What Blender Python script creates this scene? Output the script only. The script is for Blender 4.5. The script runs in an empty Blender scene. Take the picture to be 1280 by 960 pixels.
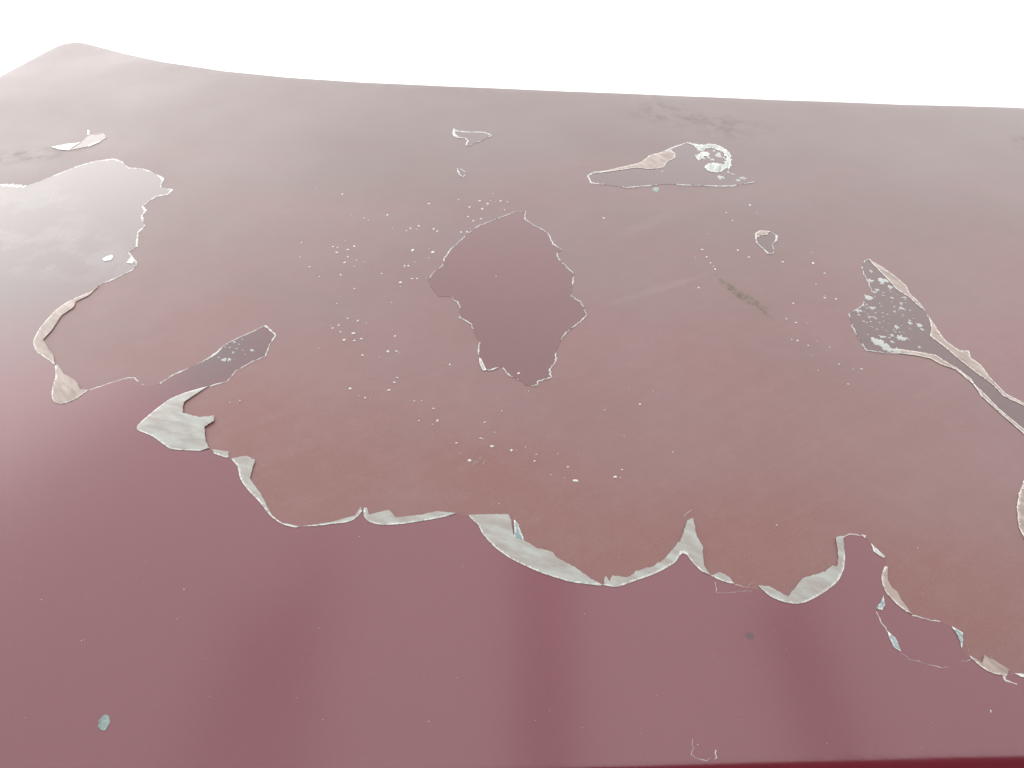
import bpy, bmesh, math, random
from mathutils import Vector, Matrix, noise
from mathutils.geometry import delaunay_2d_cdt

random.seed(7)
R = math.radians
scene = bpy.context.scene
COL = scene.collection

# ------------------------------------------------------------------ frame of the car panel
# Panel frame: u to the right, v away from the viewer, w out of the panel (metres).
# The panel leans up towards its far edge by TILT and sits about a metre above the ground.
TILT = R(26)
FRAME = Matrix.Translation((0, 0, 0.95)) @ Matrix.Rotation(TILT, 4, 'X')
EYE_W, PITCH, FOCAL = 0.48, R(44), 1005.0     # where the photographer stood over the panel

# ------------------------------------------------------------------ camera
cam = bpy.data.cameras.new('camera')
cam.sensor_fit = 'HORIZONTAL'
cam.sensor_width = 36.0
cam.lens = 36.0 * FOCAL / 1280.0
cam.clip_start = 0.01
cam.clip_end = 2000
cam_o = bpy.data.objects.new('camera', cam)
COL.objects.link(cam_o)
cam_o.matrix_world = FRAME @ Matrix.Translation((0, 0, EYE_W)) @ Matrix.Rotation(R(90) - PITCH, 4, 'X')
scene.camera = cam_o

# ------------------------------------------------------------------ sky, sun, exposure
SUN_EL, SUN_AZ = R(29), R(-52)                # azimuth from +Y (straight ahead), negative = left
world = bpy.data.worlds.new('World')
scene.world = world
world.use_nodes = True
nt = world.node_tree
nt.nodes.clear()
sky = nt.nodes.new('ShaderNodeTexSky')
sky.sky_type = 'NISHITA'
sky.sun_disc = False
sky.sun_elevation = SUN_EL
sky.sun_rotation = SUN_AZ
sky.air_density = 1.0
sky.dust_density = 2.0
sky.ozone_density = 1.0
hsv = nt.nodes.new('ShaderNodeHueSaturation')   # thin bright overcast: almost colourless
hsv.inputs['Saturation'].default_value = 0.10
bg = nt.nodes.new('ShaderNodeBackground')
bg.inputs['Strength'].default_value = 0.15
wo = nt.nodes.new('ShaderNodeOutputWorld')
nt.links.new(sky.outputs[0], hsv.inputs['Color'])
veil = nt.nodes.new('ShaderNodeMix')            # even white cloud over most of the clear-sky gradient
veil.data_type = 'RGBA'
veil.inputs[0].default_value = 0.90
# overcast luminance after the CIE standard: the zenith about three times as bright as the horizon
tc = nt.nodes.new('ShaderNodeTexCoord')
sep = nt.nodes.new('ShaderNodeSeparateXYZ')
grad = nt.nodes.new('ShaderNodeMapRange')
grad.inputs['To Min'].default_value = 1.0 / 3.0
vm = nt.nodes.new('ShaderNodeVectorMath')
vm.operation = 'SCALE'
vm.inputs[0].default_value = (14.0, 14.2, 14.2)
nt.links.new(tc.outputs['Generated'], sep.inputs[0])
nt.links.new(sep.outputs['Z'], grad.inputs['Value'])
nt.links.new(grad.outputs[0], vm.inputs['Scale'])
nt.links.new(vm.outputs[0], veil.inputs[7])
nt.links.new(hsv.outputs[0], veil.inputs[6])
nt.links.new(veil.outputs[2], bg.inputs['Color'])
nt.links.new(bg.outputs[0], wo.inputs[0])

sl = bpy.data.lights.new('sun', 'SUN')
sl.energy = 0.78
sl.angle = R(56)
sl.color = (1.0, 0.96, 0.91)
so = bpy.data.objects.new('sun', sl)
COL.objects.link(so)
sd = Vector((math.sin(SUN_AZ) * math.cos(SUN_EL), math.cos(SUN_AZ) * math.cos(SUN_EL), math.sin(SUN_EL)))
so.rotation_euler = sd.to_track_quat('Z', 'Y').to_euler()
so.location = sd * 20

vs = scene.view_settings
vs.view_transform = 'Standard'
vs.look = 'None'
vs.gamma = 1.0
vs.use_curve_mapping = False
vs.exposure = 1.0

# ------------------------------------------------------------------ the panel's shape
CREASE_BEND, CREASE_R = math.tan(R(24)), 0.009   # the near shoulder of the panel turns down here
def crease_v(u):
    return 0.1850 + 0.032 * u

def h(u, v):
    w = -0.05 * u * u - 0.04 * (v - 0.7) ** 2
    s = crease_v(u) - v
    if s > 0:
        w -= CREASE_BEND * (s * s / (2 * CREASE_R) if s < CREASE_R else s - CREASE_R / 2)
    return w

def hn(u, v):
    s = crease_v(u) - v
    k = CREASE_BEND * max(0.0, min(1.0, s / CREASE_R))
    return Vector((0.10 * u, 0.08 * (v - 0.7) - k, 1.0)).normalized()

CP, SP = math.cos(PITCH), math.sin(PITCH)
def on_panel(x, y):
    """point of the panel (u, v) seen at this place of the photograph"""
    a, b = (x - 640.0), (480.0 - y)
    d = Vector((a, FOCAL * CP + b * SP, -FOCAL * SP + b * CP))
    w = 0.0
    for _ in range(12):
        t = (w - EYE_W) / d.z
        u, v = d.x * t, d.y * t
        w = h(u, v)
    return Vector((u, v))

def P(pts):
    return [on_panel(x, y) for x, y in pts]

# ------------------------------------------------------------------ node helpers
def new_mat(name):
    m = bpy.data.materials.new(name)
    m.use_nodes = True
    t = m.node_tree
    b = t.nodes['Principled BSDF']
    return m, t, b

def N(t, kind, **kw):
    n = t.nodes.new(kind)
    for k, v in kw.items():
        if k in n.inputs.keys():
            n.inputs[k].default_value = v
        else:
            setattr(n, k, v)
    return n

def coord(t):
    return N(t, 'ShaderNodeTexCoord').outputs['Object']

def noise_tex(t, vec, scale, detail=4, rough=0.55, stretch=None, rot=0.0):
    if stretch:
        mr = N(t, 'ShaderNodeMapping')           # turn first, then stretch
        mr.inputs['Rotation'].default_value = (0, 0, rot)
        mp = N(t, 'ShaderNodeMapping')
        mp.inputs['Scale'].default_value = stretch
        t.links.new(vec, mr.inputs['Vector'])
        t.links.new(mr.outputs[0], mp.inputs['Vector'])
        vec = mp.outputs[0]
    n = N(t, 'ShaderNodeTexNoise')
    n.inputs['Scale'].default_value = scale
    n.inputs['Detail'].default_value = detail
    n.inputs['Roughness'].default_value = rough
    t.links.new(vec, n.inputs['Vector'])
    return n.outputs['Fac']

def ramp(t, fac, lo, hi, a=0.0, b=1.0):
    n = N(t, 'ShaderNodeMapRange')
    n.inputs['From Min'].default_value = lo
    n.inputs['From Max'].default_value = hi
    n.inputs['To Min'].default_value = a
    n.inputs['To Max'].default_value = b
    t.links.new(fac, n.inputs['Value'])
    return n.outputs[0]

def math_n(t, op, a, b):
    n = N(t, 'ShaderNodeMath', operation=op)
    for i, s in enumerate((a, b)):
        if isinstance(s, (int, float)):
            n.inputs[i].default_value = s
        else:
            t.links.new(s, n.inputs[i])
    return n.outputs[0]

def mix_col(t, fac, a, b):
    n = N(t, 'ShaderNodeMix', data_type='RGBA')
    if isinstance(fac, (int, float)):
        n.inputs[0].default_value = fac
    else:
        t.links.new(fac, n.inputs[0])
    for i, s in ((6, a), (7, b)):
        if isinstance(s, tuple):
            n.inputs[i].default_value = (*s, 1)
        else:
            t.links.new(s, n.inputs[i])
    return n.outputs[2]

def blot(t, vec, px, size, rot=0.0):
    """soft round mark on the panel, centred where the photo shows it; size in metres (u, v)"""
    c = on_panel(*px)
    mp = N(t, 'ShaderNodeMapping', vector_type='TEXTURE')
    mp.inputs['Location'].default_value = (c.x, c.y, h(c.x, c.y))
    mp.inputs['Rotation'].default_value = (0, 0, rot)
    mp.inputs['Scale'].default_value = (size[0], size[1], 1.0)
    t.links.new(vec, mp.inputs['Vector'])
    g = N(t, 'ShaderNodeTexGradient', gradient_type='SPHERICAL')
    t.links.new(mp.outputs[0], g.inputs['Vector'])
    return g.outputs['Fac']

def bump(t, b, height, strength, dist):
    n = N(t, 'ShaderNodeBump')
    n.inputs['Strength'].default_value = strength
    n.inputs['Distance'].default_value = dist
    t.links.new(height, n.inputs['Height'])
    t.links.new(n.outputs[0], b.inputs['Normal'])

# ------------------------------------------------------------------ materials
def mat_base():
    """weathered maroon colour coat, its lacquer gone: chalky, finely grained, wiped and stained"""
    m, t, b = new_mat('weathered_maroon_paint')
    c = coord(t)
    n1 = noise_tex(t, c, 6, 6, 0.6)
    n2 = noise_tex(t, c, 1.0, 6, 0.62, (5, 85, 5), R(-31))
    n3 = noise_tex(t, c, 800, 2, 0.7)
    n4 = noise_tex(t, c, 60, 5, 0.65)
    # long-bared paint has chalked to a grey rose; paint bared lately along the tears is browner
    fresh = None
    for px, sz in (((640, 640), (0.13, 0.07)), ((800, 700), (0.17, 0.09)), ((950, 690), (0.14, 0.08)), ((400, 600), (0.12, 0.09)),
                   ((300, 530), (0.09, 0.07)), ((590, 590), (0.10, 0.05)), ((1180, 740), (0.12, 0.07))):
        q = blot(t, c, px, sz)
        fresh = q if fresh is None else math_n(t, 'MAXIMUM', fresh, q)
    fr = ramp(t, math_n(t, 'ADD', fresh, math_n(t, 'MULTIPLY', n1, 0.9)), 0.35, 1.15)
    col = mix_col(t, fr, (0.106, 0.0465, 0.0470), (0.105, 0.0325, 0.0275))
    col = mix_col(t, ramp(t, n2, 0.46, 0.72, 0, 0.20), col, (0.135, 0.066, 0.063))
    col = mix_col(t, ramp(t, n4, 0.46, 0.70, 0, 0.22), col, (0.140, 0.074, 0.070))
    col = mix_col(t, ramp(t, n3, 0.3, 0.75, 0, 0.4), col, (0.15, 0.068, 0.064))
    # pale wipe marks right of the middle island
    for p0, p1, wd in (((742, 386), (905, 336), 0.006), ((760, 300), (850, 262), 0.010)):
        q0, q1 = on_panel(*p0), on_panel(*p1)
        g_ = blot(t, c, ((p0[0] + p1[0]) / 2, (p0[1] + p1[1]) / 2), ((q1 - q0).length / 2, wd), math.atan2(q1.y - q0.y, q1.x - q0.x))
        col = mix_col(t, math_n(t, 'MULTIPLY', ramp(t, g_, 0.0, 0.6), ramp(t, n4, 0.3, 0.6, 0.12, 0.34)), col, (0.17, 0.10, 0.095))
    # cloudy grey tone mixed in, stronger towards the far edge
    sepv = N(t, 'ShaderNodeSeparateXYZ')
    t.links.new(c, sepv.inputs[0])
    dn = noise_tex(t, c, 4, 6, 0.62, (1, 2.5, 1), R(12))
    far_grey = ramp(t, math_n(t, 'ADD', sepv.outputs['Y'], math_n(t, 'MULTIPLY', math_n(t, 'SUBTRACT', dn, 0.5), 0.7)), 0.46, 0.92, 0.0, 0.62)
    col = mix_col(t, far_grey, col, (0.072, 0.055, 0.050))
    # dark grime smears by the far edge
    grime = None
    for px, sz, rt in (((870, 150), (0.13, 0.035), R(-12)), ((830, 140), (0.05, 0.05), 0), ((905, 163), (0.05, 0.03), R(-10)),
                       ((25, 195), (0.10, 0.03), R(6)), ((1278, 178), (0.02, 0.03), R(-25))):
        g = blot(t, c, px, sz, rt)
        grime = g if grime is None else math_n(t, 'MAXIMUM', grime, g)
    gm = math_n(t, 'MULTIPLY', ramp(t, grime, 0.0, 0.7), ramp(t, n4, 0.42, 0.66))
    col = mix_col(t, math_n(t, 'MULTIPLY', gm, 0.33), col, (0.035, 0.016, 0.014))
    # olive smear of moss
    moss = None
    for px, sz, rt in (((930, 371), (0.050, 0.0045), R(-58)), ((918, 366), (0.036, 0.0035), R(-62)), ((943, 376), (0.022, 0.004), R(-50))):
        g = blot(t, c, px, sz, rt)
        moss = g if moss is None else math_n(t, 'MAXIMUM', moss, g)
    n5 = noise_tex(t, c, 170, 4, 0.7)
    mm = math_n(t, 'MULTIPLY', ramp(t, moss, 0.1, 0.6), ramp(t, n5, 0.42, 0.58))
    col = mix_col(t, math_n(t, 'MULTIPLY', mm, 0.6), col, (0.035, 0.042, 0.012))
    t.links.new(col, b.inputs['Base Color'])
    r = ramp(t, n1, 0.3, 0.75, 0.46, 0.54)
    r = math_n(t, 'ADD', r, math_n(t, 'MULTIPLY', mm, 0.25))
    r = math_n(t, 'ADD', r, math_n(t, 'MULTIPLY', gm, 0.12))
    t.links.new(r, b.inputs['Roughness'])
    b.inputs['IOR'].default_value = 1.5
    b.inputs['Specular IOR Level'].default_value = 0.40
    b.inputs['Sheen Weight'].default_value = 0.10       # faint pale sheen at a shallow angle
    b.inputs['Sheen Roughness'].default_value = 0.45
    b.inputs['Sheen Tint'].default_value = (0.86, 1.0, 0.96, 1)
    hgt = math_n(t, 'ADD', math_n(t, 'MULTIPLY', n3, 0.5), math_n(t, 'MULTIPLY', n4, 0.5))
    bump(t, b, hgt, 0.25, 0.0006)
    return m

def mat_clear(name='clear_coated_maroon_paint', a=(0.076, 0.0090, 0.0150), b2=(0.084, 0.0115, 0.0185), dulled=True):
    """maroon paint under sound clear lacquer"""
    m, t, b = new_mat(name)
    c = coord(t)
    n1 = noise_tex(t, c, 5, 4)
    n3 = noise_tex(t, c, 1100, 2, 0.7)
    n6 = noise_tex(t, c, 16, 6, 0.62)
    col = mix_col(t, ramp(t, n1, 0.3, 0.7), a, b2)
    col = mix_col(t, ramp(t, n3, 0.35, 0.8, 0, 0.35), col, tuple(q * 1.8 for q in a))
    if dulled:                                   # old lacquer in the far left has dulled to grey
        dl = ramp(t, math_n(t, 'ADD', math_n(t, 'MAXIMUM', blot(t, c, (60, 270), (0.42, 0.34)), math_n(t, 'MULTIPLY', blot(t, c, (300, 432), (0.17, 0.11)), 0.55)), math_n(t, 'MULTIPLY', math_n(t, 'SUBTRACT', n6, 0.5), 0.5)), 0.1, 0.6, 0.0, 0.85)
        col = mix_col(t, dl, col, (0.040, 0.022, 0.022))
    # milky scuffs where the lacquer starts to lift at the left
    sc = None
    for px, sz, rt in (((20, 260), (0.10, 0.10), 0), ((40, 300), (0.14, 0.06), R(-20)), ((110, 325), (0.14, 0.045), R(-8)), ((65, 278), (0.05, 0.02), R(10)), ((8, 250), (0.05, 0.05), 0)):
        g = blot(t, c, px, sz, rt)
        sc = g if sc is None else math_n(t, 'MAXIMUM', sc, g)
    sm = math_n(t, 'MULTIPLY', ramp(t, sc, 0.05, 0.75), ramp(t, n6, 0.44, 0.70))
    col = mix_col(t, math_n(t, 'MULTIPLY', sm, 0.45), col, (0.26, 0.26, 0.25))
    # one dark tar spot
    dk = ramp(t, blot(t, c, (937, 795), (0.0042, 0.0036)), 0.0, 0.5)
    col = mix_col(t, math_n(t, 'MULTIPLY', dk, 0.8), col, (0.03, 0.006, 0.010))
    t.links.new(col, b.inputs['Base Color'])
    r = ramp(t, n1, 0.3, 0.7, 0.13, 0.17)
    r = math_n(t, 'ADD', r, math_n(t, 'MULTIPLY', sm, 0.4))
    t.links.new(r, b.inputs['Roughness'])
    b.inputs['IOR'].default_value = 1.48
    bump(t, b, n3, 0.14, 0.0003)
    return m

def mat_film(name, tint, pale, seed):
    """lifted lacquer film: milky, half see-through, whiter where it is creased"""
    m, t, b = new_mat(name)
    c = coord(t)
    n1 = noise_tex(t, c, 45 + seed, 5, 0.6, (1, 3.2, 1), R(20 + 9 * seed))
    n2 = noise_tex(t, c, 420, 3, 0.7)
    e = N(t, 'ShaderNodeAttribute', attribute_name='crease')
    col = mix_col(t, ramp(t, n1, 0.35, 0.7), tint, pale)
    t.links.new(col, b.inputs['Base Color'])
    al = ramp(t, n1, 0.30, 0.62, 0.64, 0.88)
    rim = math_n(t, 'MULTIPLY', e.outputs['Fac'], ramp(t, n2, 0.40, 0.60, 0.0, 1.0))
    col2 = mix_col(t, rim, col, (0.50, 0.50, 0.48))
    t.links.new(col2, b.inputs['Base Color'])
    t.links.new(math_n(t, 'MINIMUM', math_n(t, 'ADD', al, rim), 1.0), b.inputs['Alpha'])
    b.inputs['Roughness'].default_value = 0.38
    bump(t, b, math_n(t, 'ADD', n1, math_n(t, 'MULTIPLY', n2, 0.4)), 0.05, 0.0005)
    return m

def mat_chip(name, col):
    m, t, b = new_mat(name)
    c = coord(t)
    n = noise_tex(t, c, 500, 3, 0.6)
    t.links.new(mix_col(t, ramp(t, n, 0.3, 0.7), tuple(x * 0.75 for x in col), col), b.inputs['Base Color'])
    b.inputs['Roughness'].default_value = 0.4
    bump(t, b, n, 0.3, 0.0005)
    return m

def mat_wood():
    m, t, b = new_mat('dark_stained_timber')
    c = coord(t)
    n = noise_tex(t, c, 3, 6, 0.6, (14, 1, 14))
    t.links.new(mix_col(t, n, (0.010, 0.010, 0.011), (0.022, 0.021, 0.021)), b.inputs['Base Color'])
    b.inputs['Roughness'].default_value = 0.7
    return m

def mat_ground():
    m, t, b = new_mat('grey_asphalt')
    c = coord(t)
    n = noise_tex(t, c, 60, 6, 0.7)
    t.links.new(mix_col(t, n, (0.035, 0.035, 0.036), (0.085, 0.083, 0.08)), b.inputs['Base Color'])
    b.inputs['Roughness'].default_value = 0.9
    bump(t, b, n, 0.5, 0.01)
    return m

M_BASE, M_CLEAR = mat_base(), mat_clear()
M_MID = mat_clear('aged_clear_coated_maroon_paint', (0.060, 0.0115, 0.0120), (0.066, 0.0135, 0.0145), False)
M_OLD = mat_clear('dulled_clear_coated_maroon_paint', (0.047, 0.0185, 0.0180), (0.054, 0.0215, 0.0210), False)
M_FILM = mat_film('milky_lacquer_film', (0.232, 0.200, 0.180), (0.238, 0.254, 0.230), 0)
M_WARM = mat_film('pinkish_lacquer_film', (0.200, 0.148, 0.126), (0.255, 0.198, 0.170), 3)
M_BLUE = mat_film('bluish_lacquer_film', (0.110, 0.150, 0.150), (0.160, 0.210, 0.205), 5)
M_LIP = mat_chip('white_lacquer_edge', (0.34, 0.335, 0.32))
M_CHIP = mat_chip('white_paint_chip', (0.42, 0.42, 0.40))
M_TEAL = mat_chip('pale_teal_dropping', (0.13, 0.185, 0.165))
M_BLIS = mat_film('whitish_blistered_lacquer', (0.22, 0.225, 0.21), (0.40, 0.41, 0.385), 9)
M_WOOD, M_GROUND = mat_wood(), mat_ground()

# ------------------------------------------------------------------ mesh helpers
def link(name, me, mat, parent=None, smooth=True):
    o = bpy.data.objects.new(name, me)
    COL.objects.link(o)
    if mat:
        me.materials.append(mat)
    if smooth:
        for p in me.polygons:
            p.use_smooth = True
    o.parent = parent
    return o

def resample(pts, step, jag=0.0, seed=0.0, closed=True):
    out = []
    n = len(pts)
    for i in range(n if closed else n - 1):
        a, b = pts[i], pts[(i + 1) % n]
        L = (b - a).length
        k = max(1, int(L / step))
        nr = Vector((-(b - a).y, (b - a).x)) / max(L, 1e-9)
        for j in range(k):
            f = j / k
            p = a.lerp(b, f)
            if jag:
                q = noise.noise((p.x * 420 + seed, p.y * 420, seed)) + 0.6 * noise.noise((p.x * 1100, p.y * 1100 + seed, 3))
                p = p + nr * jag * q
            out.append(p)
    if not closed:
        out.append(pts[-1])
    return out

def seg_dist(p, poly, closed=True):
    best = 1e9
    n = len(poly)
    for i in range(n if closed else n - 1):
        a, b = poly[i], poly[(i + 1) % n]
        ab = b - a
        l2 = ab.length_squared
        t = 0 if l2 < 1e-14 else max(0, min(1, (p - a).dot(ab) / l2))
        d = (p - (a + ab * t)).length_squared
        if d < best:
            best = d
    return math.sqrt(best)

def inside(p, poly):
    c = False
    j = len(poly) - 1
    for i in range(len(poly)):
        a, b = poly[i], poly[j]
        if (a.y > p.y) != (b.y > p.y) and p.x < (b.x - a.x) * (p.y - a.y) / (b.y - a.y) + a.x:
            c = not c
        j = i
    return c

def fill(poly, grid, crease=False):
    """triangulate a plan outline with a grid of points inside it"""
    n = len(poly)
    pts = list(poly)
    xs = [p.x for p in poly]; ys = [p.y for p in poly]
    y = min(ys) + grid * 0.5
    k = 0
    while y < max(ys):
        # scanline crossings, so that the inside test is cheap
        cr = []
        j = n - 1
        for i in range(n):
            a, b = poly[i], poly[j]
            if (a.y > y) != (b.y > y):
                cr.append((b.x - a.x) * (y - a.y) / (b.y - a.y) + a.x)
            j = i
        cr.sort()
        for q in range(0, len(cr) - 1, 2):
            x = math.floor(cr[q] / grid) * grid + (0.5 * grid if k % 2 else 0)
            while x < cr[q + 1] - grid * 0.3:
                if x > cr[q] + grid * 0.3:
                    pts.append(Vector((x, y)))
                x += grid
        y += grid * 0.87
        k += 1
    if crease:                                   # close rows of points round the shoulder bend
        for k in range(-2, 9):
            u = -0.74
            while u < 0.93:
                pts.append(Vector((u, crease_v(u) - CREASE_R * k / 6.0)))
                u += 0.009
    edges = [(i, (i + 1) % n) for i in range(n)]
    v, e, f, ov, oe, of = delaunay_2d_cdt(pts, edges, [], 1, 1e-7)
    return v, [tuple(x) for x in f]

def sheet(name, poly, mat, parent, grid, lift, thick, crease=None):
    """a thin closed sheet lying on the panel: top at lift(p), bottom thick below it, walls round it"""
    v, f = fill(poly, grid, grid == 0.016)
    top, bot, cr = [], [], []
    for p in v:
        l = lift(p)
        b = Vector((p.x, p.y, h(p.x, p.y)))
        n = hn(p.x, p.y)
        top.append(b + n * l)
        bot.append(b + n * (l - thick))
        cr.append(crease(p) if crease else 0.0)
    nv = len(v)
    cnt = {}
    ff = []
    for a, b_, c in f:
        ar = (v[b_] - v[a]).cross(v[c] - v[a])
        if abs(ar) < 1e-14:
            continue
        t = (a, b_, c) if ar > 0 else (a, c, b_)
        ff.append(t)
        for i in range(3):
            e = (t[i], t[(i + 1) % 3])
            cnt[e] = cnt.get(e, 0) + 1
    faces = list(ff) + [(c + nv, b_ + nv, a + nv) for a, b_, c in ff]
    verts = top + bot
    cr = cr + cr
    for (a, b_) in cnt:                          # walls keep their own vertices, so that the rim shades crisply
        if (b_, a) not in cnt:
            k = len(verts)
            verts += [top[b_], top[a], bot[a], bot[b_]]
            cr += [cr[b_], cr[a], cr[a], cr[b_]]
            faces.append((k, k + 1, k + 2, k + 3))
    me = bpy.data.meshes.new(name)
    me.from_pydata(verts, [], faces)
    at = me.attributes.new('crease', 'FLOAT', 'POINT')
    at.data.foreach_set('value', cr)
    me.update()
    o = link(name, me, mat, parent)
    sharp = len(ff) * 2
    for p in me.polygons[sharp:]:
        p.use_smooth = False
    return o

def ribbon(name, line, mat, parent, width, lift=0.00035, closed=False, seed=0.0, gaps=0.0, step=0.0012, jag=0.0006):
    """a thin upturned lip following a line, of uneven width, with breaks"""
    pts = resample(line, step, jag, seed, closed)
    n = len(pts)
    vs_, fs = [], []
    prev = None
    for i in range(n + (1 if closed else 0)):
        p = pts[i % n]
        q = pts[(i + 1) % n] if (closed or i < n - 1) else p
        r = pts[i - 1] if (closed or i > 0) else p
        d = q - r
        if d.length < 1e-9:
            continue
        d.normalize()
        nr = Vector((-d.y, d.x))
        k = noise.noise((p.x * 60 + seed, p.y * 60, seed * 1.7))
        k2 = noise.noise((p.x * 260, p.y * 260 + seed, 5.0))
        if k + 0.5 * k2 < gaps - 0.75:
            prev = None
            continue
        w = width * max(0.22, 0.55 + 1.1 * k + 0.8 * k2)
        hh = max(0.00008, lift * (1.0 + 0.6 * k2))
        base = len(vs_)
        for s, z in ((-1.0, 0.0), (-0.55, hh), (0.55, hh * 1.15), (1.0, 0.0)):
            g = p + nr * (w * 0.5 * s)
            vs_.append(Vector((g.x, g.y, h(g.x, g.y))) + hn(g.x, g.y) * (0.00012 + z))
        if prev is not None:
            for j in range(3):
                fs.append((prev + j, prev + j + 1, base + j + 1, base + j))
        prev = base
    me = bpy.data.meshes.new(name)
    me.from_pydata(vs_, [], fs)
    me.update()
    return link(name, me, mat, parent)

# ------------------------------------------------------------------ the ground
bm = bmesh.new()
bmesh.ops.create_grid(bm, x_segments=8, y_segments=8, size=400)
me = bpy.data.meshes.new('ground'); bm.to_mesh(me); bm.free()
g = link('ground', me, M_GROUND, None, False)
g['kind'] = 'structure'

# ------------------------------------------------------------------ the panel itself
panel = bpy.data.objects.new('car_body_panel', None)
COL.objects.link(panel)
panel.matrix_world = FRAME
panel['label'] = 'weathered maroon car body panel with white peeling clear coat under a pale sky'
panel['category'] = 'car panel'

far = P([(92, 52.5), (105, 54.5), (120, 58.5), (150, 66.5), (200, 77.5), (280, 89.5), (360, 97.5), (450, 103.5), (560, 108.5),
         (700, 114.5), (850, 120.5), (970, 125.5), (1130, 131.5), (1280, 135.5)])
left_top = P([(80, 54.5), (60, 64), (30, 80.5), (0, 96)])
L0 = left_top[-1]
side = [L0 + Vector((-0.155 * k, -k)) for k in (0.2, 0.45, 0.7, 0.95, 1.15)]
PV0 = side[-1].y
FE = far[-1]                                     # the far edge runs on past the right of the photo, then turns
right = [FE + Vector((0.15, -0.025)), FE + Vector((0.26, -0.06)), FE + Vector((0.32, -0.14)), FE + Vector((0.34, -0.5)), Vector((FE.x + 0.35, PV0))]
RU = FE.x + 0.35
edge = far + right + list(reversed(side)) + list(reversed(left_top))
edge = list(reversed(edge))                      # counter-clockwise
area = sum(a.cross(b) for a, b in zip(edge, edge[1:] + edge[:1]))
if area < 0:
    edge.reverse()
edge = resample(edge, 0.012)
for _ in range(1):                               # soften the corners
    edge = [(edge[i - 1] + edge[i] * 2 + edge[(i + 1) % len(edge)]) / 4 for i in range(len(edge))]

v, f = fill(edge, 0.022, True)
vs_ = [Vector((p.x, p.y, h(p.x, p.y))) for p in v]
fs = []
for a, b_, c in f:
    ar = (v[b_] - v[a]).cross(v[c] - v[a])
    if abs(ar) > 1e-13:
        fs.append((a, b_, c) if ar > 0 else (a, c, b_))
ne = len(edge)
RAD = 0.007
ring_prev = list(range(ne))
for k, (out, down) in enumerate([(RAD * math.sin(R(a)), RAD * (1 - math.cos(R(a)))) for a in (18, 36, 54, 72, 90)] + [(RAD, 0.05), (RAD - 0.012, 0.052)]):
    base = len(vs_)
    for i in range(ne):
        a, b_ = edge[i - 1], edge[(i + 1) % ne]
        d = (b_ - a).normalized()
        nr = Vector((d.y, -d.x))
        q = edge[i] + nr * out
        vs_.append(Vector((q.x, q.y, h(edge[i].x, edge[i].y) - down)))
    cur = list(range(base, base + ne))
    for i in range(ne):
        j = (i + 1) % ne
        fs.append((ring_prev[i], cur[i], cur[j], ring_prev[j]))
    ring_prev = cur
me = bpy.data.meshes.new('panel_skin')
me.from_pydata(vs_, [], fs)
me.update()
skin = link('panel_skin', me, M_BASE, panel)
skin['label'] = 'dull maroon colour coat laid bare where the lacquer has gone'

# ------------------------------------------------------------------ sound clear coat
LIFT0 = 0.00018
def coat(name, poly, label, grid, jag=0.0004, seed=0.0, step=0.0015, mat=None):
    pl = resample(poly, step, jag, seed)
    o = sheet(name, pl, mat or M_CLEAR, panel, grid, lambda p: LIFT0, 0.00030)
    o['label'] = label
    return o

C1 = [(0, 231), (19, 232.5), (32, 233.5), (47, 228), (71, 218.5), (97.5, 208), (120, 201.5), (142.5, 199), (152, 202.5), (161, 210),
      (178, 211), (196, 218), (203.5, 224), (200.5, 233.5), (208, 236.5), (215.6, 237), (210, 243), (195, 245.6), (185.6, 252), (178, 258),
      (182, 263.5), (177, 270), (181, 283), (172.5, 290.6), (170.6, 309), (161, 316), (167, 324), (172, 330), (166, 337.5), (142, 349),
      (125, 356), (114, 365), (87, 376), (70, 387.5), (50, 410), (41, 427.5), (45, 440), (60, 450), (69, 457), (70, 472.5), (66, 482),
      (64.5, 495), (67.5, 504), (77.5, 506), (92.5, 501), (111, 488), (142, 477.5), (160, 472.5), (169, 472.5), (171, 476), (182, 483),
      (200, 479.5), (216, 469), (235, 460.6), (254, 452), (272.5, 440), (280, 431.5), (299, 422), (319.5, 413), (331.5, 407), (344.7, 419),
      (337, 430.6), (331.5, 445.6), (314, 453), (295, 464), (284, 476.6), (272.5, 480), (262, 483), (232, 491), (212, 499), (190, 516),
      (171, 532.5), (170, 537.5), (190, 545), (214, 562.5), (250, 564), (265, 562), (268, 567.5), (287.5, 574), (297.5, 582), (300, 598),
      (310, 612.5), (325, 627.5), (337.5, 644), (352.5, 655), (370, 659.5), (395, 657), (417.5, 654.5), (437.5, 652.5), (447.5, 646),
      (452, 636), (454, 645), (460, 652.5), (477.5, 656.5), (502.5, 655), (535, 650), (560, 645), (570, 642), (584, 644), (599, 657.5),
      (602.5, 667.5), (620, 685), (640, 699), (675, 715), (712.5, 727), (750, 732), (770, 734), (795, 725), (822.5, 715), (845, 702.5),
      (850, 691), (854, 689), (859, 692.5), (865, 702.5), (877.5, 714), (887.5, 720), (917.5, 731), (935, 735), (949, 737.5), (962.5, 746),
      (982.5, 753), (997.5, 755), (1010, 751), (1030, 740), (1047.5, 726), (1055, 710), (1055.5, 692.5), (1052.5, 672.5), (1061, 667.5),
      (1081, 670), (1089, 681), (1105, 696), (1108, 707.5), (1101, 720), (1105, 737.5), (1115, 750), (1140, 769), (1157.5, 774), (1175, 777),
      (1189, 783), (1200, 810), (1207.5, 817.5), (1225, 832.5), (1240, 842.5), (1255, 845), (1275, 842.5), (1310, 850)]
def C1_seg(a, b):
    """the stretch of the big coat's torn edge between two of its points"""
    i, j = C1.index(a), C1.index(b)
    return P(C1[i:j + 1])

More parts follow.
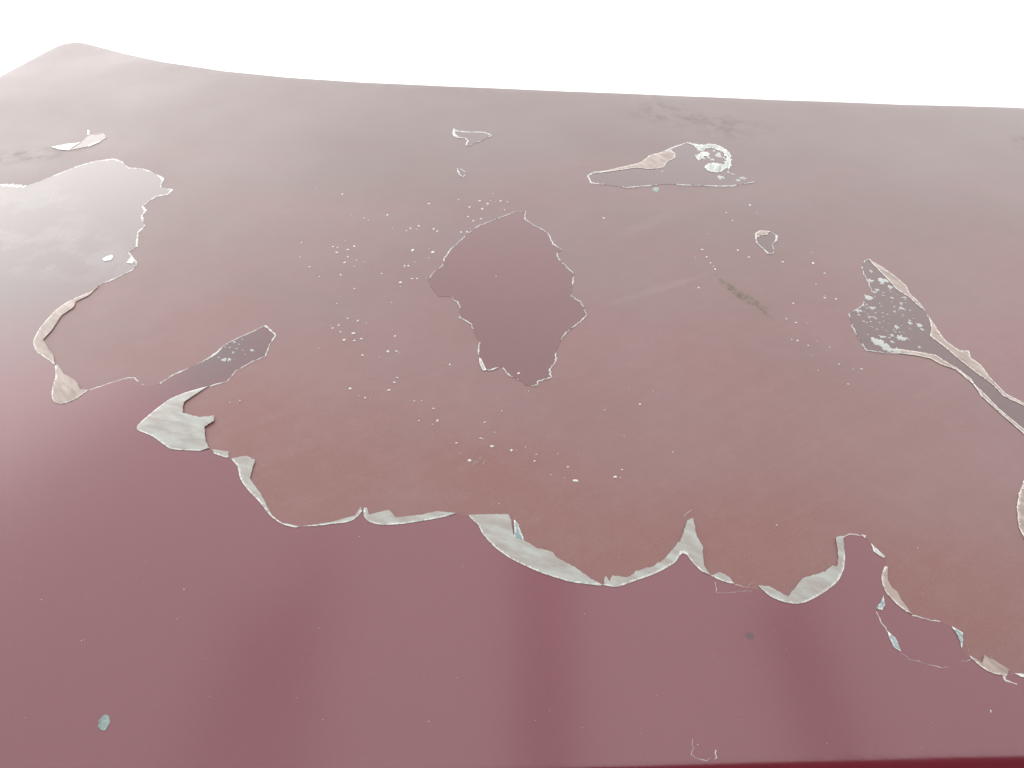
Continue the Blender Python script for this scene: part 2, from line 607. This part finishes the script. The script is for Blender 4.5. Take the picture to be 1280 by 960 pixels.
torn = P(C1)
INSET = 0.012
right_out = [torn[-1] + Vector((0.22, -0.06)), Vector((RU - INSET - 0.004, 0.30)), Vector((RU - INSET, PV0 + INSET))]
left_out = [Vector((side[-1].x + INSET, PV0 + INSET))]
l_far = torn[0]
left_in = L0 + Vector((-0.155 * (L0.y - l_far.y), -(L0.y - l_far.y))) + Vector((INSET, 0))
big = coat('clear_coat', torn + right_out + left_out + [left_in], 'large glossy sheet of sound clear coat across the near side', 0.016, 0.0003)

islands = {}
def island(key, pts, label, lipw, gaps, mat=None, seed=1.0, jag=0.0006):
    o = coat('clear_coat', P(pts), label, 0.012, jag, seed, 0.0015, M_MID if key == 'mid' else M_OLD)
    islands[key] = o
    ribbon('lifted_lip', P(pts), mat or M_LIP, o, lipw, 0.0004, True, seed, gaps, 0.0012, jag)
    return o

I1 = [(657, 264), (641, 266), (619, 274.7), (597.5, 283), (581, 295.5), (563.6, 312), (555.5, 322.6), (554, 332), (543, 340), (535, 350),
      (538, 358), (549, 371), (562, 371), (572, 378), (576, 387.6), (574.5, 397), (589, 405), (593, 416), (599.6, 428), (598, 440), (600, 454),
      (605.6, 463), (619, 460.7), (627, 459), (638, 470), (653, 477), (657, 482), (671, 482), (673, 477), (689, 471.5), (687, 462), (695.5, 451),
      (695, 439), (701.7, 424), (708.5, 414.6), (722, 405), (734, 394), (730, 385), (726, 378), (714, 370), (716.6, 348), (718, 343), (699, 325),
      (696, 317), (702, 312.5), (691, 305), (685.5, 291.5), (668, 282), (656, 274)]
I2 = [(735, 220), (739, 229), (757.5, 231), (782.5, 235), (807.5, 232.5), (835, 230), (862.5, 232), (900, 233), (915, 232.5), (942.5, 228),
      (925, 221), (910, 216), (912.5, 202.5), (909, 189), (891, 181), (875, 182.5), (857.5, 179), (840, 185), (825, 191.5), (812.5, 195),
      (800, 204.5), (765, 213.5), (742.5, 215.5)]
I3 = [(944, 292.5), (950, 289), (962.5, 290), (971, 295), (970, 301), (965, 306), (967.5, 312.5), (966, 317.5), (960, 317), (954, 311), (946, 304)]
I4 = [(1081, 326), (1077.5, 334), (1080, 343), (1086, 354), (1090, 366.6), (1080, 375), (1078.5, 382.5), (1061.6, 392), (1065, 407), (1071, 420),
      (1083, 438), (1105.6, 441.6), (1126, 441.6), (1145, 443.5), (1164, 448), (1177, 455.6), (1194, 461), (1205, 470), (1216, 479), (1226, 494),
      (1245, 511), (1264, 528), (1280, 542), (1330, 585), (1345, 516), (1280, 505), (1257.5, 494), (1237, 473), (1226, 458), (1212.5, 448),
      (1210.6, 439.7), (1199, 439), (1182.5, 427.5), (1175, 418), (1167.5, 407), (1162, 399), (1154, 386), (1145, 375), (1135.6, 366.6),
      (1132, 358), (1120.6, 348), (1104, 335.6), (1085, 324)]
I6 = [(567, 161), (571, 164), (586, 165.5), (600.5, 165.5), (606.7, 166), (614.5, 169.6), (606.7, 173.8), (596, 178.5), (585, 182.6),
      (582.7, 181.5), (585, 175.8), (581.7, 173), (572, 171.7), (567.6, 168.5)]
I7 = [(571, 210.5), (577, 212), (583, 216.5), (579, 222), (575, 219)]
I8 = [(65, 184), (82.5, 181), (101, 179), (110.6, 169), (127.5, 167), (134, 171.5), (124, 178), (110.6, 183), (86, 188), (73, 186.5)]
c_mid = island('mid', I1, 'jagged island of smooth clear coat in the middle of the panel', 0.0014, 0.55, None, 1.0, 0.0013)
c_lens = island('lens', I2, 'long pointed island of clear coat near the far edge', 0.0021, 0.50, None, 2.0, 0.0010)
c_bean = island('bean', I3, 'small bean-shaped island of clear coat with a white rim', 0.0026, 0.05, None, 3.0)
c_fin = island('fin', I4, 'blistered fin-shaped island of clear coat running off to the right', 0.0015, 0.50, None, 4.0, 0.0010)
c_chev = island('chevron', I6, 'small chevron of clear coat near the far edge', 0.0028, 0.25, None, 5.0)
c_dot = island('dot', I7, 'tiny island of clear coat below the chevron', 0.0028, 0.15, None, 6.0)
c_leaf = island('leaf', I8, 'small leaf of clear coat in the far left corner', 0.0016, 0.62, None, 7.0)

# thin white lips along the torn edge of the big sheet
def lip(host, line, w, gaps, seed):
    ribbon('lifted_lip', line, M_LIP, host, w * 1.15, 0.00016, False, seed, gaps)
lip(big, P([(-12, 230.5), (0, 231), (19, 232.5), (32, 233.5)]), 0.006, 0.0, 11)
lip(big, C1_seg((32, 233.5), (142.5, 199)), 0.0028, 0.25, 12)
lip(big, C1_seg((142.5, 199), (210, 243)), 0.0024, 0.35, 13)
lip(big, C1_seg((210, 243), (166, 337.5)), 0.0030, 0.25, 14)
lip(big, C1_seg((166, 337.5), (114, 365)), 0.0022, 0.1, 15)
lip(big, C1_seg((111, 488), (182, 483)), 0.0010, 0.5, 16)
lip(big, C1_seg((200, 479.5), (280, 431.5)), 0.0017, 0.18, 17)
lip(big, C1_seg((280, 431.5), (331.5, 407)), 0.0012, 0.0, 18)
lip(big, C1_seg((331.5, 407), (344.7, 419)), 0.0019, 0.0, 19)
lip(big, C1_seg((344.7, 419), (314, 453)), 0.0018, 0.1, 20)
lip(big, C1_seg((314, 453), (262, 483)), 0.0011, 0.25, 21)
lip(big, C1_seg((1052.5, 672.5), (1081, 670)), 0.0011, 0.2, 22)
lip(big, C1_seg((1140, 769), (1175, 777)), 0.0010, 0.3, 23)
lip(big, P([(1096, 765), (1101, 777.5), (1107, 784.5), (1109, 790)]), 0.0008, 0.1, 24)
lip(big, P([(1126, 816), (1137.5, 825), (1150, 827.5)]), 0.0008, 0.1, 25)
lip(big, P([(1150, 827.5), (1165, 832), (1180, 835), (1190, 834)]), 0.0004, 0.45, 26)
lip(big, P([(1201, 826), (1207, 827), (1212.5, 825)]), 0.0008, 0.0, 27)
lip(big, P([(894, 728), (895.5, 741), (917.5, 740.5), (930, 739), (940, 739)]), 0.00055, 0.05, 28)
lip(big, P([(919, 731), (935, 735), (939, 730), (944, 728)]), 0.0006, 0.05, 29)
lip(big, P([(866, 924), (865, 930), (867.6, 935.6), (864, 943), (868, 947), (877.5, 950), (882.6, 951.5), (887, 947)]), 0.0008, -0.5, 30)
lip(big, P([(894.6, 937.5), (894.4, 942), (896, 947), (893, 949)]), 0.0007, -0.5, 31)
lip(big, P([(855, 650), (855, 644), (865, 637.5)]), 0.0006, 0.2, 32)
lip(big, P([(1255, 845), (1257, 851), (1262.5, 852.5), (1271, 855.5)]), 0.0013, 0.0, 33)

# ------------------------------------------------------------------ lifted flaps of lacquer
def flap(host, pts, mat=None, host_line=None, rise=0.0013, jag=0.0003, seed=0.0, label=None, rim=0.0012):
    pts_uv = P(pts)
    hl = P(host_line) if host_line else None
    pl = resample(pts_uv, 0.0011, jag * 1.9, seed)
    if hl:                                       # torn side ragged, side still held by the coat smooth
        ps = resample(pts_uv, 0.0011)
        held = [seg_dist(p, hl, False) < 0.0009 for p in ps]
        for _ in range(14):
            ps = [(ps[k - 1] + ps[k] * 2 + ps[(k + 1) % len(ps)]) / 4 if held[k] and held[k - 1] and held[(k + 1) % len(ps)] else ps[k]
                  for k in range(len(ps))]
        pl = [a if k else b_ for a, b_, k in zip(ps, pl, held)]
    def lift(p):
        d = seg_dist(p, hl, False) if hl else min(seg_dist(p, pl) * 2.0, 0.006)
        k = min(d / 0.016, 1.0)
        w = 0.5 + 0.9 * noise.noise((p.x * 70 + seed, p.y * 70, seed)) + 0.5 * noise.noise((p.x * 190, p.y * 190, seed + 4))
        return 0.00055 + rise * (k ** 0.8) * (0.62 + 0.10 * w) * 0.7
    def crease(p):
        d = seg_dist(p, hl, False) if hl else seg_dist(p, pl)
        return max(0.0, 1.0 - d / rim)
    o = sheet('peeling_flap', pl, mat or M_FILM, host, 0.0016, lift, 0.00016, crease)
    if label:
        o['label'] = label
    return o

flap(big, [(125, 356), (114, 365), (87, 376), (70, 387.5), (50, 410), (41, 427.5), (45, 440), (60, 450), (69, 457), (67.5, 445), (54, 426),
           (66, 412.5), (77.5, 395), (92.5, 385), (95, 377.5), (111, 370), (122.5, 359)], M_WARM,
     [(114, 365), (87, 376), (70, 387.5), (50, 410), (41, 427.5), (45, 440), (60, 450), (69, 457)], 0.0012, 0.0003, 1)
flap(big, [(69, 457), (72.5, 456), (81, 469), (89, 472.5), (97.5, 480), (101, 487.5), (111, 488), (92.5, 501), (77.5, 506), (67.5, 504),
           (64.5, 495), (66, 482), (70, 472.5)], M_WARM,
     [(69, 457), (70, 472.5), (66, 482), (64.5, 495), (67.5, 504), (77.5, 506), (92.5, 501), (111, 488)], 0.0014, 0.0003, 2)
flap(big, [(262, 482.5), (232, 491), (212, 499), (190, 516), (171, 532.5), (170, 537.5), (190, 545), (214, 562.5), (250, 564), (262, 561),
           (257.5, 552.5), (256, 535), (268, 527.5), (268, 520.5), (250, 523), (229, 517.5), (230, 504), (250, 490)], None,
     [(262, 482.5), (232, 491), (212, 499), (190, 516), (171, 532.5), (170, 537.5), (190, 545), (214, 562.5), (250, 564)], 0.0022, 0.0003, 3,
     'broad pale fish-shaped flap of lifted lacquer')
flap(big, [(265, 562), (286, 565), (286, 572.5), (287, 574), (268, 567.5)], None, [(268, 567.5), (287.5, 574)], 0.0012, 0.0002, 4)
flap(big, [(288, 574), (307.5, 570.5), (319, 576), (312.5, 599), (326, 617.5), (340, 644), (352.5, 654), (375, 658.5), (370, 660), (352.5, 656),
           (337.5, 645), (325, 628), (310, 613), (300, 599), (297.5, 582.5)], None,
     [(288, 574), (297.5, 582.5), (300, 599), (310, 613), (325, 628), (337.5, 645), (352.5, 656), (370, 660)], 0.0014, 0.0003, 5)
flap(big, [(375, 658.5), (395, 656), (415, 653), (425, 650), (444, 645), (451, 634), (452.5, 639), (446, 648), (437.5, 653), (417.5, 655), (395, 658)],
     None, [(375, 659), (395, 658), (417.5, 655), (437.5, 653), (446, 648), (452.5, 639)], 0.0010, 0.0001, 6)
flap(big, [(455, 635), (459, 635), (461, 644), (486, 638), (495, 647.5), (527.5, 644), (546, 639.5), (560, 641), (570, 642), (560, 645.5),
           (535, 650.5), (502.5, 655.5), (477.5, 657), (460, 653), (454, 645)], None,
     [(455, 635), (454, 645), (460, 653), (477.5, 657), (502.5, 655.5), (535, 650.5), (560, 645.5)], 0.0012, 0.0002, 7)
flap(big, [(584, 644), (636, 644), (639, 652.5), (641, 668), (645, 674), (656, 677.5), (670, 686), (691, 691), (694, 697), (720, 711), (740, 725), (753, 731.5),
           (750, 732.5), (712.5, 728), (675, 716), (640, 700), (620, 686), (602.5, 668), (599, 657.5)], None,
     [(584, 644), (599, 657.5), (602.5, 668), (620, 686), (640, 700), (675, 716), (712.5, 728), (750, 732.5)], 0.0020, 0.0003, 8,
     'largest crescent of lifted milky lacquer with a sparkling lower rim')
flap(big, [(642.5, 650), (647.5, 655), (656, 677.5), (649, 680.5), (642.5, 681), (643, 660)], M_BLUE, None, 0.004, 0.0002, 9)
flap(big, [(754, 731.5), (756, 721), (762, 727), (765, 720), (784, 722.5), (797.5, 714), (815, 708), (815, 719), (795, 726), (770, 735)], None,
     [(754, 731.5), (770, 735), (795, 726), (815, 719)], 0.0014, 0.0006, 10)
flap(big, [(812, 711), (830, 700), (851, 675), (859, 651), (866, 649), (871, 672.5), (877.5, 682.5), (879.5, 707.5), (888, 720), (877.5, 715),
           (865, 703.5), (859, 693.5), (854, 690), (850, 692), (845, 703.5), (822.5, 716), (812, 720)], None,
     [(812, 720), (822.5, 716), (845, 703.5), (850, 692), (854, 690), (859, 693.5), (865, 703.5), (877.5, 715)], 0.0015, 0.0003, 11)
flap(big, [(888.5, 720), (900, 716), (910, 721), (919, 731.5), (900, 726)], None, [(888.5, 720), (900, 726), (919, 731.5)], 0.0013, 0.0002, 12)
flap(big, [(947.5, 732.5), (960, 733), (972.5, 740), (984.5, 746.5), (1002.5, 724), (1031, 715), (1040, 707.5), (1046, 709), (1047.5, 697.5),
           (1044.5, 672.5), (1052.5, 671), (1056, 692.5), (1055.5, 710), (1048, 727), (1030, 741), (1010, 752), (997.5, 756), (982.5, 754), (962.5, 747)],
     None, [(947.5, 734), (962.5, 747), (982.5, 754), (997.5, 756), (1010, 752), (1030, 741), (1048, 727), (1055.5, 710), (1056, 692.5)], 0.0018, 0.0003, 13)
flap(big, [(1076, 668), (1082, 670), (1081, 673)], M_WARM, None, 0.001, 0.0001, 14)
flap(big, [(1088.5, 679.5), (1093, 684), (1106, 696), (1104, 698), (1092, 690)], None, None, 0.001, 0.0001, 15)
flap(big, [(1106, 708), (1109.5, 709), (1109, 725), (1115, 736), (1120, 739), (1126, 750), (1140, 768.5), (1132.5, 765), (1115, 751), (1104.5, 738), (1100.5, 720)],
     M_WARM, [(1106, 708), (1100.5, 720), (1104.5, 738), (1115, 751), (1132.5, 765)], 0.0014, 0.0002, 16)
flap(big, [(1189, 783), (1203, 791), (1203, 800), (1202, 811), (1197.5, 796)], M_BLUE, None, 0.002, 0.0002, 17)
flap(big, [(1207.5, 817), (1227.5, 829), (1229, 819), (1240, 825), (1261, 837.5), (1258, 845), (1240, 843), (1222.5, 832)], M_WARM,
     [(1207.5, 817), (1222.5, 832), (1240, 843), (1258, 845)], 0.0014, 0.0003, 18)
flap(big, [(1268, 842), (1285, 843), (1290, 848), (1275, 846)], M_WARM, None, 0.001, 0.0002, 19)
flap(big, [(1104, 745), (1106, 756), (1102.5, 763), (1094.5, 761), (1101, 752.5)], M_BLUE, None, 0.002, 0.0001, 20)
flap(big, [(1109, 789), (1120, 799), (1126, 815), (1117.5, 810), (1111, 797)], M_BLUE, None, 0.001, 0.0001, 21)
# far left bits
flap(big, [(128, 324), (133, 321), (140, 319), (142, 322), (138, 326), (130, 327)], M_CHIP, None, 0.001, 0.0003, 22)
flap(big, [(158, 329), (164, 322), (168, 326), (166, 330)], M_CHIP, None, 0.001, 0.0003, 23)
# flaps on the islands
flap(c_mid, [(598, 446), (601, 449), (606, 458), (608, 463), (604, 464), (600, 457)], M_FILM, None, 0.001, 0.0003, 30)
flap(c_mid, [(610, 463.5), (619, 460), (622, 460.5), (616, 463)], M_FILM, None, 0.001, 0.0002, 31)
flap(c_lens, [(838, 187), (844, 192.5), (844, 197.5), (834, 202.5), (829, 210), (812.5, 212), (796, 210), (765, 214.5), (742.5, 217), (765, 212), (800, 204),
              (812.5, 194.5), (826, 191.5)], M_WARM, None, 0.0012, 0.0004, 32, 'pinkish flap on the lens-shaped island')
flap(c_lens, [(857, 178), (875, 181.5), (891, 180), (905, 185.5), (912, 192), (914, 203), (911, 212), (906, 207), (908, 198), (903, 190), (890, 185), (872, 187), (868, 183)],
     M_BLIS, None, 0.001, 0.0016, 33)
flap(c_lens, [(880, 209), (886, 205), (892.5, 204), (905, 206), (911, 208), (906, 212), (900, 216), (892, 216), (885, 214)], M_BLIS, None, 0.001, 0.0009, 34)
flap(c_lens, [(870, 197), (876, 191), (884, 190), (887, 194), (880, 196), (873, 201)], M_BLIS, None, 0.001, 0.0012, 35)
flap(c_bean, [(943.5, 293), (950, 288.5), (962, 289.5), (959, 293.5), (951, 295), (945, 298)], M_WARM, None, 0.001, 0.0003, 36)
flap(c_fin, [(1084, 323.5), (1104, 335), (1121, 347.5), (1133, 358), (1136, 366.5), (1145, 374.5), (1151, 381), (1155, 387), (1150, 385), (1137.5, 373), (1120.6, 362), (1109, 349), (1096, 336)],
     M_WARM, None, 0.001, 0.0002, 37)
flap(c_fin, [(1161.5, 398), (1168, 406), (1175.5, 418.5), (1182.5, 427), (1199, 438.5), (1211, 439), (1213, 447.5), (1226, 457), (1237, 472), (1257.5, 493),
             (1280, 504), (1320, 511), (1320, 519), (1279, 507.5), (1254, 495.5), (1239, 480), (1218, 465), (1199, 450), (1179, 433), (1162, 420.5), (1164, 412)],
     M_WARM, None, 0.001, 0.0002, 38)
flap(c_fin, [(1122.5, 436.5), (1152.5, 441), (1169, 444), (1180.6, 451.5), (1197.5, 461.5), (1214, 474.5), (1218, 481), (1230, 492), (1249, 512), (1281, 538), (1310, 562),
             (1307, 566), (1280, 543), (1245, 512.5), (1226, 495), (1216, 480), (1205, 471), (1194, 462), (1177, 456.5), (1164, 449), (1145, 444.5), (1126, 442.5)],
     M_WARM, None, 0.001, 0.0002, 39)
flap(c_leaf, [(64, 184), (82.5, 180.5), (101, 178.5), (90, 185), (86, 188.5), (73, 187)], M_CHIP, None, 0.001, 0.0004, 40)
flap(c_leaf, [(109.5, 162.5), (112, 164), (112, 169), (109.5, 169)], M_CHIP, None, 0.001, 0.0003, 41)
flap(c_leaf, [(110, 182), (121, 177.5), (127, 177), (118, 181), (111, 184)], M_CHIP, None, 0.001, 0.0003, 42)
edge_blob = coat('clear_coat', P([(1340, 585), (1284, 597), (1276, 619), (1273.6, 634), (1276, 657), (1285, 676), (1340, 700)]),
                 'rounded tip of clear coat at the right border', 0.012, 0.0002, 9.0)
flap(edge_blob, [(1292, 585), (1280, 599), (1273, 619), (1270.6, 634), (1273, 659), (1281, 675), (1296, 690), (1300, 660), (1296, 620)], M_WARM, None, 0.0014, 0.0003, 43)

# ------------------------------------------------------------------ blisters and chips
def blob_mesh(seed, n=9, ragged=0.28):
    rnd = random.Random(seed)
    vs2, fs2 = [], []
    rr = [1 + rnd.uniform(-ragged, ragged) for _ in range(n)]
    for k, (s, z) in enumerate(((1.0, 0.0), (0.62, 0.75))):
        for i in range(n):
            a = 2 * math.pi * i / n
            vs2.append((math.cos(a) * rr[i] * s, math.sin(a) * rr[i] * s, z))
    vs2.append((0, 0, 1.0))
    for i in range(n):
        j = (i + 1) % n
        fs2.append((i, j, n + j, n + i))
        fs2.append((n + i, n + j, 2 * n))
    m = bpy.data.meshes.new('chip')
    m.from_pydata(vs2, [], fs2)
    for p in m.polygons:
        p.use_smooth = True
    return m

def make_blobs(mat, k, n=9, ragged=0.28):
    out = []
    for s in range(k):
        m = blob_mesh(s * 3 + 1, n, ragged)
        m.materials.append(mat)
        out.append(m)
    return out

CHIPS, BLUES = make_blobs(M_CHIP, 8, 9, 0.38), make_blobs(M_BLIS, 8, 16, 0.5)
TEALS = make_blobs(M_TEAL, 2)
def spot(name, x, y, rx, ry, parent, meshes, height=0.0004, base=0.0):
    """a chip whose half-width and half-height in the photo are rx, ry pixels"""
    c = on_panel(x, y)
    a, b_ = on_panel(x + rx, y), on_panel(x, y - ry)
    o = bpy.data.objects.new(name, random.choice(meshes))
    COL.objects.link(o)
    o.parent = parent
    o.location = Vector((c.x, c.y, h(c.x, c.y) + base))
    o.scale = ((a - c).length, (b_ - c).length, height)
    return o

S, Mm, L, X = 0.85, 1.35, 1.9, 2.6
def from_zoom(x0, y0, k, items):
    return [(x0 + a / k, y0 + b_ / k, s) for a, b_, s in items]
specks = from_zoom(360, 220, 4.267, [
    (290, 97, Mm), (335, 208, S), (405, 225, S), (428, 235, S), (530, 208, Mm), (752, 148, Mm), (910, 127, S), (632, 293, S), (653, 281, Mm), (697, 267, Mm),
    (777, 281, Mm), (796, 295, Mm), (968, 166, Mm), (1022, 133, Mm), (1064, 148, Mm), (1036, 176, L), (1133, 134, Mm), (1170, 138, S), (1155, 180, S),
    (960, 217, Mm), (988, 239, Mm), (1030, 228, Mm), (922, 299, Mm), (955, 297, Mm), (72, 354, S), (65, 432, S), (240, 378, Mm), (264, 382, Mm), (260, 408, Mm),
    (320, 393, Mm), (353, 375, Mm), (318, 432, Mm), (365, 450, S), (302, 462, Mm), (115, 485, Mm), (167, 537, S), (280, 528, Mm), (355, 601, Mm), (500, 521, Mm),
    (665, 396, L), (772, 407, L), (752, 438, S), (622, 478, Mm), (642, 478, Mm), (622, 487, S), (600, 568, L), (662, 548, Mm), (688, 548, Mm), (260, 682, S),
    (553, 675, S), (1110, 537, S)])
specks += from_zoom(360, 380, 4, [
    (298, 73, Mm), (349, 84, Mm), (254, 107, Mm), (392, 96, S), (223, 120, Mm), (263, 140, Mm), (328, 147, L), (281, 180, L), (332, 183, Mm), (367, 174, Mm),
    (153, 221, S), (372, 256, Mm), (456, 267, S), (500, 238, L), (543, 236, Mm), (552, 247, S), (535, 161, Mm), (809, 302, Mm), (545, 369, Mm), (531, 392, Mm),
    (505, 431, L), (310, 424, L), (386, 468, Mm), (632, 486, Mm), (668, 484, S), (726, 523, Mm), (655, 585, Mm), (747, 582, L), (722, 603, S), (985, 592, Mm),
    (1035, 642, S), (962, 672, Mm), (1021, 712, X), (842, 696, Mm), (908, 783, X), (1117, 732, L), (1188, 716, S), (1242, 753, Mm), (1233, 786, Mm), (1068, 535, S),
    (1153, 347, L), (1203, 435, S)])
specks += from_zoom(540, 480, 4, [
    (629, 348, S), (680, 415, Mm), (595, 454, S), (663, 472, S), (917, 465, L), (950, 428, Mm), (942, 468, S), (960, 258, S), (863, 130, S),
    (1040, 102, Mm), (1205, 340, S), (335, 600, S)])
specks += from_zoom(780, 280, 4, [
    (391, 128, Mm), (413, 165, Mm), (433, 195, Mm), (447, 212, S), (456, 226, Mm), (569, 132, Mm), (625, 166, Mm), (793, 190, Mm), (946, 196, L), (1003, 247, Mm),
    (960, 304, S), (1003, 369, Mm), (1060, 375, Mm), (373, 318, Mm), (846, 396, Mm), (860, 493, Mm), (838, 578, S), (868, 584, Mm), (922, 608, Mm), (1028, 615, S),
    (1075, 701, Mm), (1147, 727, S), (1187, 725, Mm), (1121, 801, Mm), (812, 475, S), (80, 903, Mm)])
specks += [(754.5, 272.5, Mm), (937.5, 256.5, Mm), (915.5, 276, S), (908, 266, S), (971, 656.7, Mm), (102, 801, S), (52, 750, S), (449, 671, S), (230, 737, S),
           (536, 902, S), (287, 503, S), (1147, 685, S), (300, 501, S), (872, 931, S)]
fine = random.Random(11)
for x, y, s in list(specks):                     # finer grit round the bigger chips
    if s >= Mm and fine.random() < 0.5 and y < 640:
        specks.append((x + fine.gauss(0, 16), y + fine.gauss(0, 10), fine.uniform(0.45, 0.75)))
for _ in range(40):                              # stray grit on the near lacquer
    specks.append((fine.uniform(0, 1280), fine.uniform(690, 940), fine.uniform(0.3, 0.6)))
for x, y, s in specks:
    spot('paint_chip', x, y, s * random.uniform(0.8, 1.1) * 1.05, s * random.uniform(0.75, 1.05) * 0.75, panel, CHIPS, 0.0003 + 0.00012 * s, 0.0001)
spot('paint_chip', 719, 601, 4.2, 1.5, panel, CHIPS, 0.0005)
spot('paint_chip', 1238.5, 889, 1.0, 2.2, panel, CHIPS, 0.0005)
spot('dried_spot', 820, 237, 4.5, 2.6, panel, TEALS, 0.0006)
# dried pale teal spot on the near lacquer
M_SPOT = mat_film('dried_teal_residue', (0.085, 0.110, 0.105), (0.140, 0.195, 0.180), 7)
ring = P([(130.5 + 7.0 * math.cos(R(a)) + 2.0 * math.sin(R(a)), 903.5 - 10.5 * math.sin(R(a)) + 1.0 * math.cos(R(a))) for a in range(0, 360, 20)])
rr_ = resample(ring, 0.0006, 0.0009, 61.0)
dried = sheet('dried_spot', rr_, M_SPOT, panel, 0.0009,
              lambda p: LIFT0 + 0.00012 + 0.0003 * max(0.0, 0.5 + noise.noise((p.x * 600, p.y * 600, 2.0))), 0.0001)
dried['label'] = 'small dried pale teal spot on the near left of the panel'
# hair-thin scratches by the chip cluster
for k, (x0, y0, x1, y1) in enumerate([(592, 581, 594, 576), (595, 579, 602, 573), (603, 581, 607, 575), (598, 574, 601, 571), (296, 506, 300, 500), (464, 503, 462, 498)]):
    ribbon('scratch', P([(x0, y0), (x1, y1)]), M_LIP, panel, 0.0005, 0.0002, False, k + 50.0, 0.1)

def blisters(host, x0, y0, k, items, meshes):
    for x, y, a, b_ in items:
        spot('blister', x0 + x / k, y0 + y / k, a / k, b_ / k, host, meshes, 0.0005, LIFT0)
blisters(c_fin, 1040, 300, 5.333, [
    (250, 270, 20, 9), (335, 272, 36, 14), (388, 315, 18, 9), (300, 335, 15, 8), (398, 388, 13, 6), (475, 385, 22, 5), (460, 425, 12, 7), (268, 455, 22, 10),
    (175, 473, 24, 8), (460, 455, 14, 8), (415, 480, 10, 6), (255, 515, 12, 7), (290, 525, 9, 6), (520, 555, 15, 8), (580, 572, 18, 14), (598, 597, 12, 8),
    (430, 583, 17, 9), (458, 653, 30, 15), (398, 638, 12, 8), (398, 680, 14, 8), (335, 648, 22, 8), (207, 438, 10, 7), (240, 388, 26, 18), (260, 210, 10, 7),
    (282, 350, 16, 7), (312, 688, 38, 20), (385, 733, 30, 18), (230, 432, 8, 5), (178, 500, 8, 5), (582, 715, 12, 5), (512, 665, 6, 4), (285, 672, 30, 18), (345, 705, 34, 20), (428, 735, 30, 14)], BLUES)
rnd = random.Random(3)
fin_in = [Vector(p) for p in [(1086, 335), (1095, 350), (1130, 372), (1145, 395), (1140, 420), (1110, 428), (1080, 425), (1068, 395), (1085, 380), (1092, 365)]]
cnt_ = 0
while cnt_ < 70:
    x, y = rnd.uniform(1064, 1145), rnd.uniform(330, 432)
    if inside(Vector((x, y)), fin_in):
        spot('blister', x, y, rnd.uniform(0.5, 1.8), rnd.uniform(0.35, 0.8), c_fin, BLUES, 0.0003, LIFT0)
        cnt_ += 1
blisters(big, 160, 380, 5.333, [(638, 373, 19, 11), (675, 373, 12, 9), (830, 311, 13, 9), (700, 325, 8, 7), (708, 255, 10, 7), (678, 292, 6, 5), (740, 270, 7, 4),
                                (763, 238, 6, 4), (722, 300, 7, 5), (765, 308, 6, 4), (645, 288, 6, 5), (605, 358, 6, 5), (660, 270, 7, 4), (712, 370, 5, 4), (782, 340, 5, 4)], BLUES)
blisters(c_lens, 700, 120, 4, [(802, 408, 18, 7), (893, 423, 11, 6), (858, 450, 9, 4), (690, 302, 14, 10), (725, 290, 20, 8), (790, 297, 16, 12), (760, 320, 10, 6),
                               (700, 268, 16, 8), (510, 378, 7, 3), (910, 410, 16, 5), (820, 310, 8, 6), (770, 275, 8, 5), (740, 305, 8, 8), (805, 275, 7, 9), (830, 335, 9, 7), (715, 310, 9, 6)], BLUES)

# ------------------------------------------------------------------ the canopy overhead, mirrored in the lacquer
canopy = bpy.data.objects.new('timber_canopy', None)
COL.objects.link(canopy)
canopy.matrix_world = FRAME
canopy['label'] = 'dark timber canopy overhead, seen as soft dark bands mirrored in the near lacquer'
canopy['category'] = 'canopy'

def beam(name, a, b_, w, d, parent):
    a, b_ = Vector(a), Vector(b_)
    bm = bmesh.new()
    bmesh.ops.create_cube(bm, size=1.0)
    bmesh.ops.bevel(bm, geom=bm.edges[:], offset=0.02, segments=1, affect='EDGES')
    ax = (b_ - a)
    ln = ax.length
    bmesh.ops.scale(bm, vec=(w, ln, d), verts=bm.verts)
    me = bpy.data.meshes.new(name)
    bm.to_mesh(me); bm.free()
    o = link(name, me, M_WOOD, parent, False)
    o.matrix_local = Matrix.Translation((a + b_) / 2) @ ax.to_track_quat('Y', 'Z').to_matrix().to_4x4()
    return o
HC = 1.25
def mirrored(x, y, w):
    """place at height w over the panel whose mirror image falls on this place of the photo"""
    c = on_panel(x, y)
    n = hn(c.x, c.y)
    p = Vector((c.x, c.y, h(c.x, c.y)))
    d = (p - Vector((0, 0, EYE_W))).normalized()
    r = d - 2 * d.dot(n) * n
    return p + r * ((w - p.z) / r.z)
for (x0, y0), (x1, y1), w, nm in (((681, 955), (681, 600), 0.048, 'rafter'), ((1066, 955), (975, 740), 0.018, 'rafter'),
                                  ((366, 955), (402, 690), 0.013, 'added_slat'), ((310, 955), (364, 760), 0.011, 'added_slat'),  # thin slats added overhead to half-darken the left of the reflection
                                  ((250, 955), (326, 760), 0.010, 'added_slat')):
    a, b_ = mirrored(x0, y0, HC), mirrored(x1, y1, HC)
    a = a + (a - b_).normalized() * 0.4
    beam(nm, a, b_, w, 0.08 if nm == 'rafter' else 0.03, canopy)
EDGE_V = 0.16                                    # the added boarding ends here, over the viewer
beam('cross_beam', (-1.7, EDGE_V - 0.09, HC + 0.05), (1.9, EDGE_V - 0.06, HC + 0.05), 0.16, 0.14, canopy)
for k in range(5):  # unseen boards added to darken what the near shoulder mirrors
    vv = EDGE_V - 0.26 - 0.165 * k
    beam('added_board', (-1.7, vv, HC + 0.15), (1.9, vv, HC + 0.15), 0.16, 0.025, canopy)
